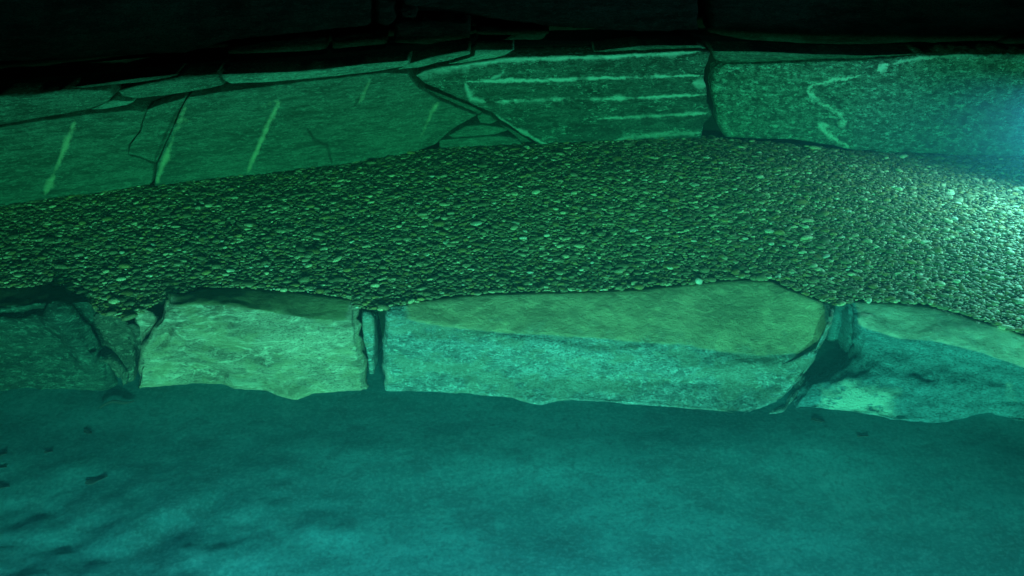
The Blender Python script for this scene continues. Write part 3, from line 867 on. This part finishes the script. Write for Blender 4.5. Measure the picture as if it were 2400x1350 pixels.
# solid standing in for a shadow stick at the foot of the left boulder
def smudge(a, b, r, label):
    pa, pb = [on_z(*q, FLOOR_Z + 0.012) for q in (a, b)]
    n = 9
    V = []
    for i in range(n):
        t = i / (n - 1)
        c_ = pa + (pb - pa) * t + np.array([0, 0.012 * math.sin(6 * t), 0.006 * math.sin(4 * t)])
        rr = r * (0.5 + 0.7 * math.sin(math.pi * (0.15 + 0.8 * t)))
        for k in range(7):
            V.append(c_ + rr * np.array([0.3 * math.cos(k * .8976), math.cos(k * .8976), math.sin(k * .8976)]))
    Q = [[i * 7 + k, i * 7 + (k + 1) % 7, (i + 1) * 7 + (k + 1) % 7, (i + 1) * 7 + k] for i in range(n - 1) for k in range(7)]
    o = link('shadow_smudge', mesh_np('shadow_smudge', V, Q), m_leaf, None, label, 'smudge')
    recenter(o, tuple(float(x) for x in (pa + pb) / 2))
smudge((235, 955), (314, 936), 0.005, 'thin dark solid in place of a shadow stick lying against the foot of the left boulder')

# ------------------------------------------------------------------ water
N = NT('water_body')
N.t.nodes.remove(N.b)
ab = N.n('ShaderNodeVolumeAbsorption', {'Color': (0.0, 0.97, 0.35, 1), 'Density': 0.40})
sc = N.n('ShaderNodeVolumeScatter', {'Color': (0.18, 0.80, 1.0, 1), 'Density': 0.11, 'Anisotropy': 0.15})
ad = N.n('ShaderNodeAddShader', {0: ab.outputs[0], 1: sc.outputs[0]})
N.t.links.new(ad.outputs[0], N.out.inputs['Volume'])
box_bm('water', (-5.0, -1.5, -1.2), (5.0, 7.0, 0.452), N.m, kind='structure')

# ------------------------------------------------------------------ unseen, added to cut lamp light off: a thick coping over the floodlights
m_slab = rock_mat('shield_stone', dark=(0.05, 0.05, 0.05), mid=(0.10, 0.10, 0.09), pale=(0.2, 0.2, 0.18), speck=0.2, bump=0.5)
EDGE_Y = 1.28
edge_z = FLOOD_Z + (0.432 - FLOOD_Z) * (EDGE_Y - FLOOD_Y) / (4.75 - FLOOD_Y)  # edge height stops direct lamp light at the waterline
slab_o = box_bm('shield_slab', (-4.5, -1.3, 0.475), (4.5, EDGE_Y, 0.62), m_slab, label='unseen added coping of the near bank above the submerged floodlights', cat='shield')
box_bm('shield_lip', (-4.5, EDGE_Y - 0.10, edge_z), (4.5, EDGE_Y - 0.004, 0.475), m_slab, slab_o)

m_metal = solid('lamp_metal', (0.3, 0.3, 0.3), 0.4, 1.0)
def lens_mat(name, rgb, s):
    N = NT(name)
    N.b.inputs['Base Color'].default_value = (0.8, 0.8, 0.8, 1)
    N.b.inputs['Emission Color'].default_value = (*rgb, 1)
    N.b.inputs['Emission Strength'].default_value = s
    return N.m
def lathe(name, prof, mat, parent, seg=24):
    V, Q = [], []
    for x, r in prof:
        for k in range(seg):
            a = 2 * math.pi * k / seg
            V.append([r * math.cos(a), -x, r * math.sin(a)])
    for i in range(len(prof) - 1):
        for k in range(seg):
            Q.append([i * seg + k, i * seg + (k + 1) % seg, (i + 1) * seg + (k + 1) % seg, (i + 1) * seg + k])
    return link(name, mesh_np(name, V, Q), mat, parent)
def fixture(loc, rot, rgb, power, label, size, spot, radius, emit, stake=0.05):
    t = empty('pool_light', loc, label, 'lamp')
    t.rotation_euler = rot
    # local -y is the way it shines
    lathe('housing', [(-0.11, 0.001), (-0.11, size * .8), (-0.02, size), (-0.004, size), (-0.004, size * .86), (-0.02, size * .84)], m_metal, t)
    lathe('lens', [(-0.012, size * .84), (-0.009, size * .5), (-0.008, 0.0005)], lens_mat('lens_glow', rgb, emit), t)
    box_bm('stake', (-0.012, 0.04, -size - stake), (0.012, 0.08, -size + 0.004), m_metal, t)
    ld = bpy.data.lights.new('lamp_light', 'SPOT')
    ld.color, ld.energy = rgb, power
    ld.spot_size, ld.spot_blend = R(spot[0]), spot[1]
    ld.shadow_soft_size = radius
    l = bpy.data.objects.new('lamp_light', ld)
    COL.objects.link(l)
    l.parent = t
    l.location = (0, -0.004, 0)
    l.rotation_euler = (R(-90), 0, 0)
    return t
side = ['left', 'right']
for k, (x, rgb, pw) in enumerate(FLOODS):
    fixture((x, FLOOD_Y, FLOOD_Z), (R(6), 0, R(180)), rgb, pw, f'submerged green floodlight under the added coping, {side[k]} one', 0.05, (82, 1.0), 0.012, 1.0)
fixture(WALL_LAMP[0], (R(-2), 0, R(-52)), WALL_LAMP[1], WALL_LAMP[2], 'round underwater lamp on a stake in the pebbles before the granite block', 0.07, (158, 1.0), 0.05, 6.0, 0.32)
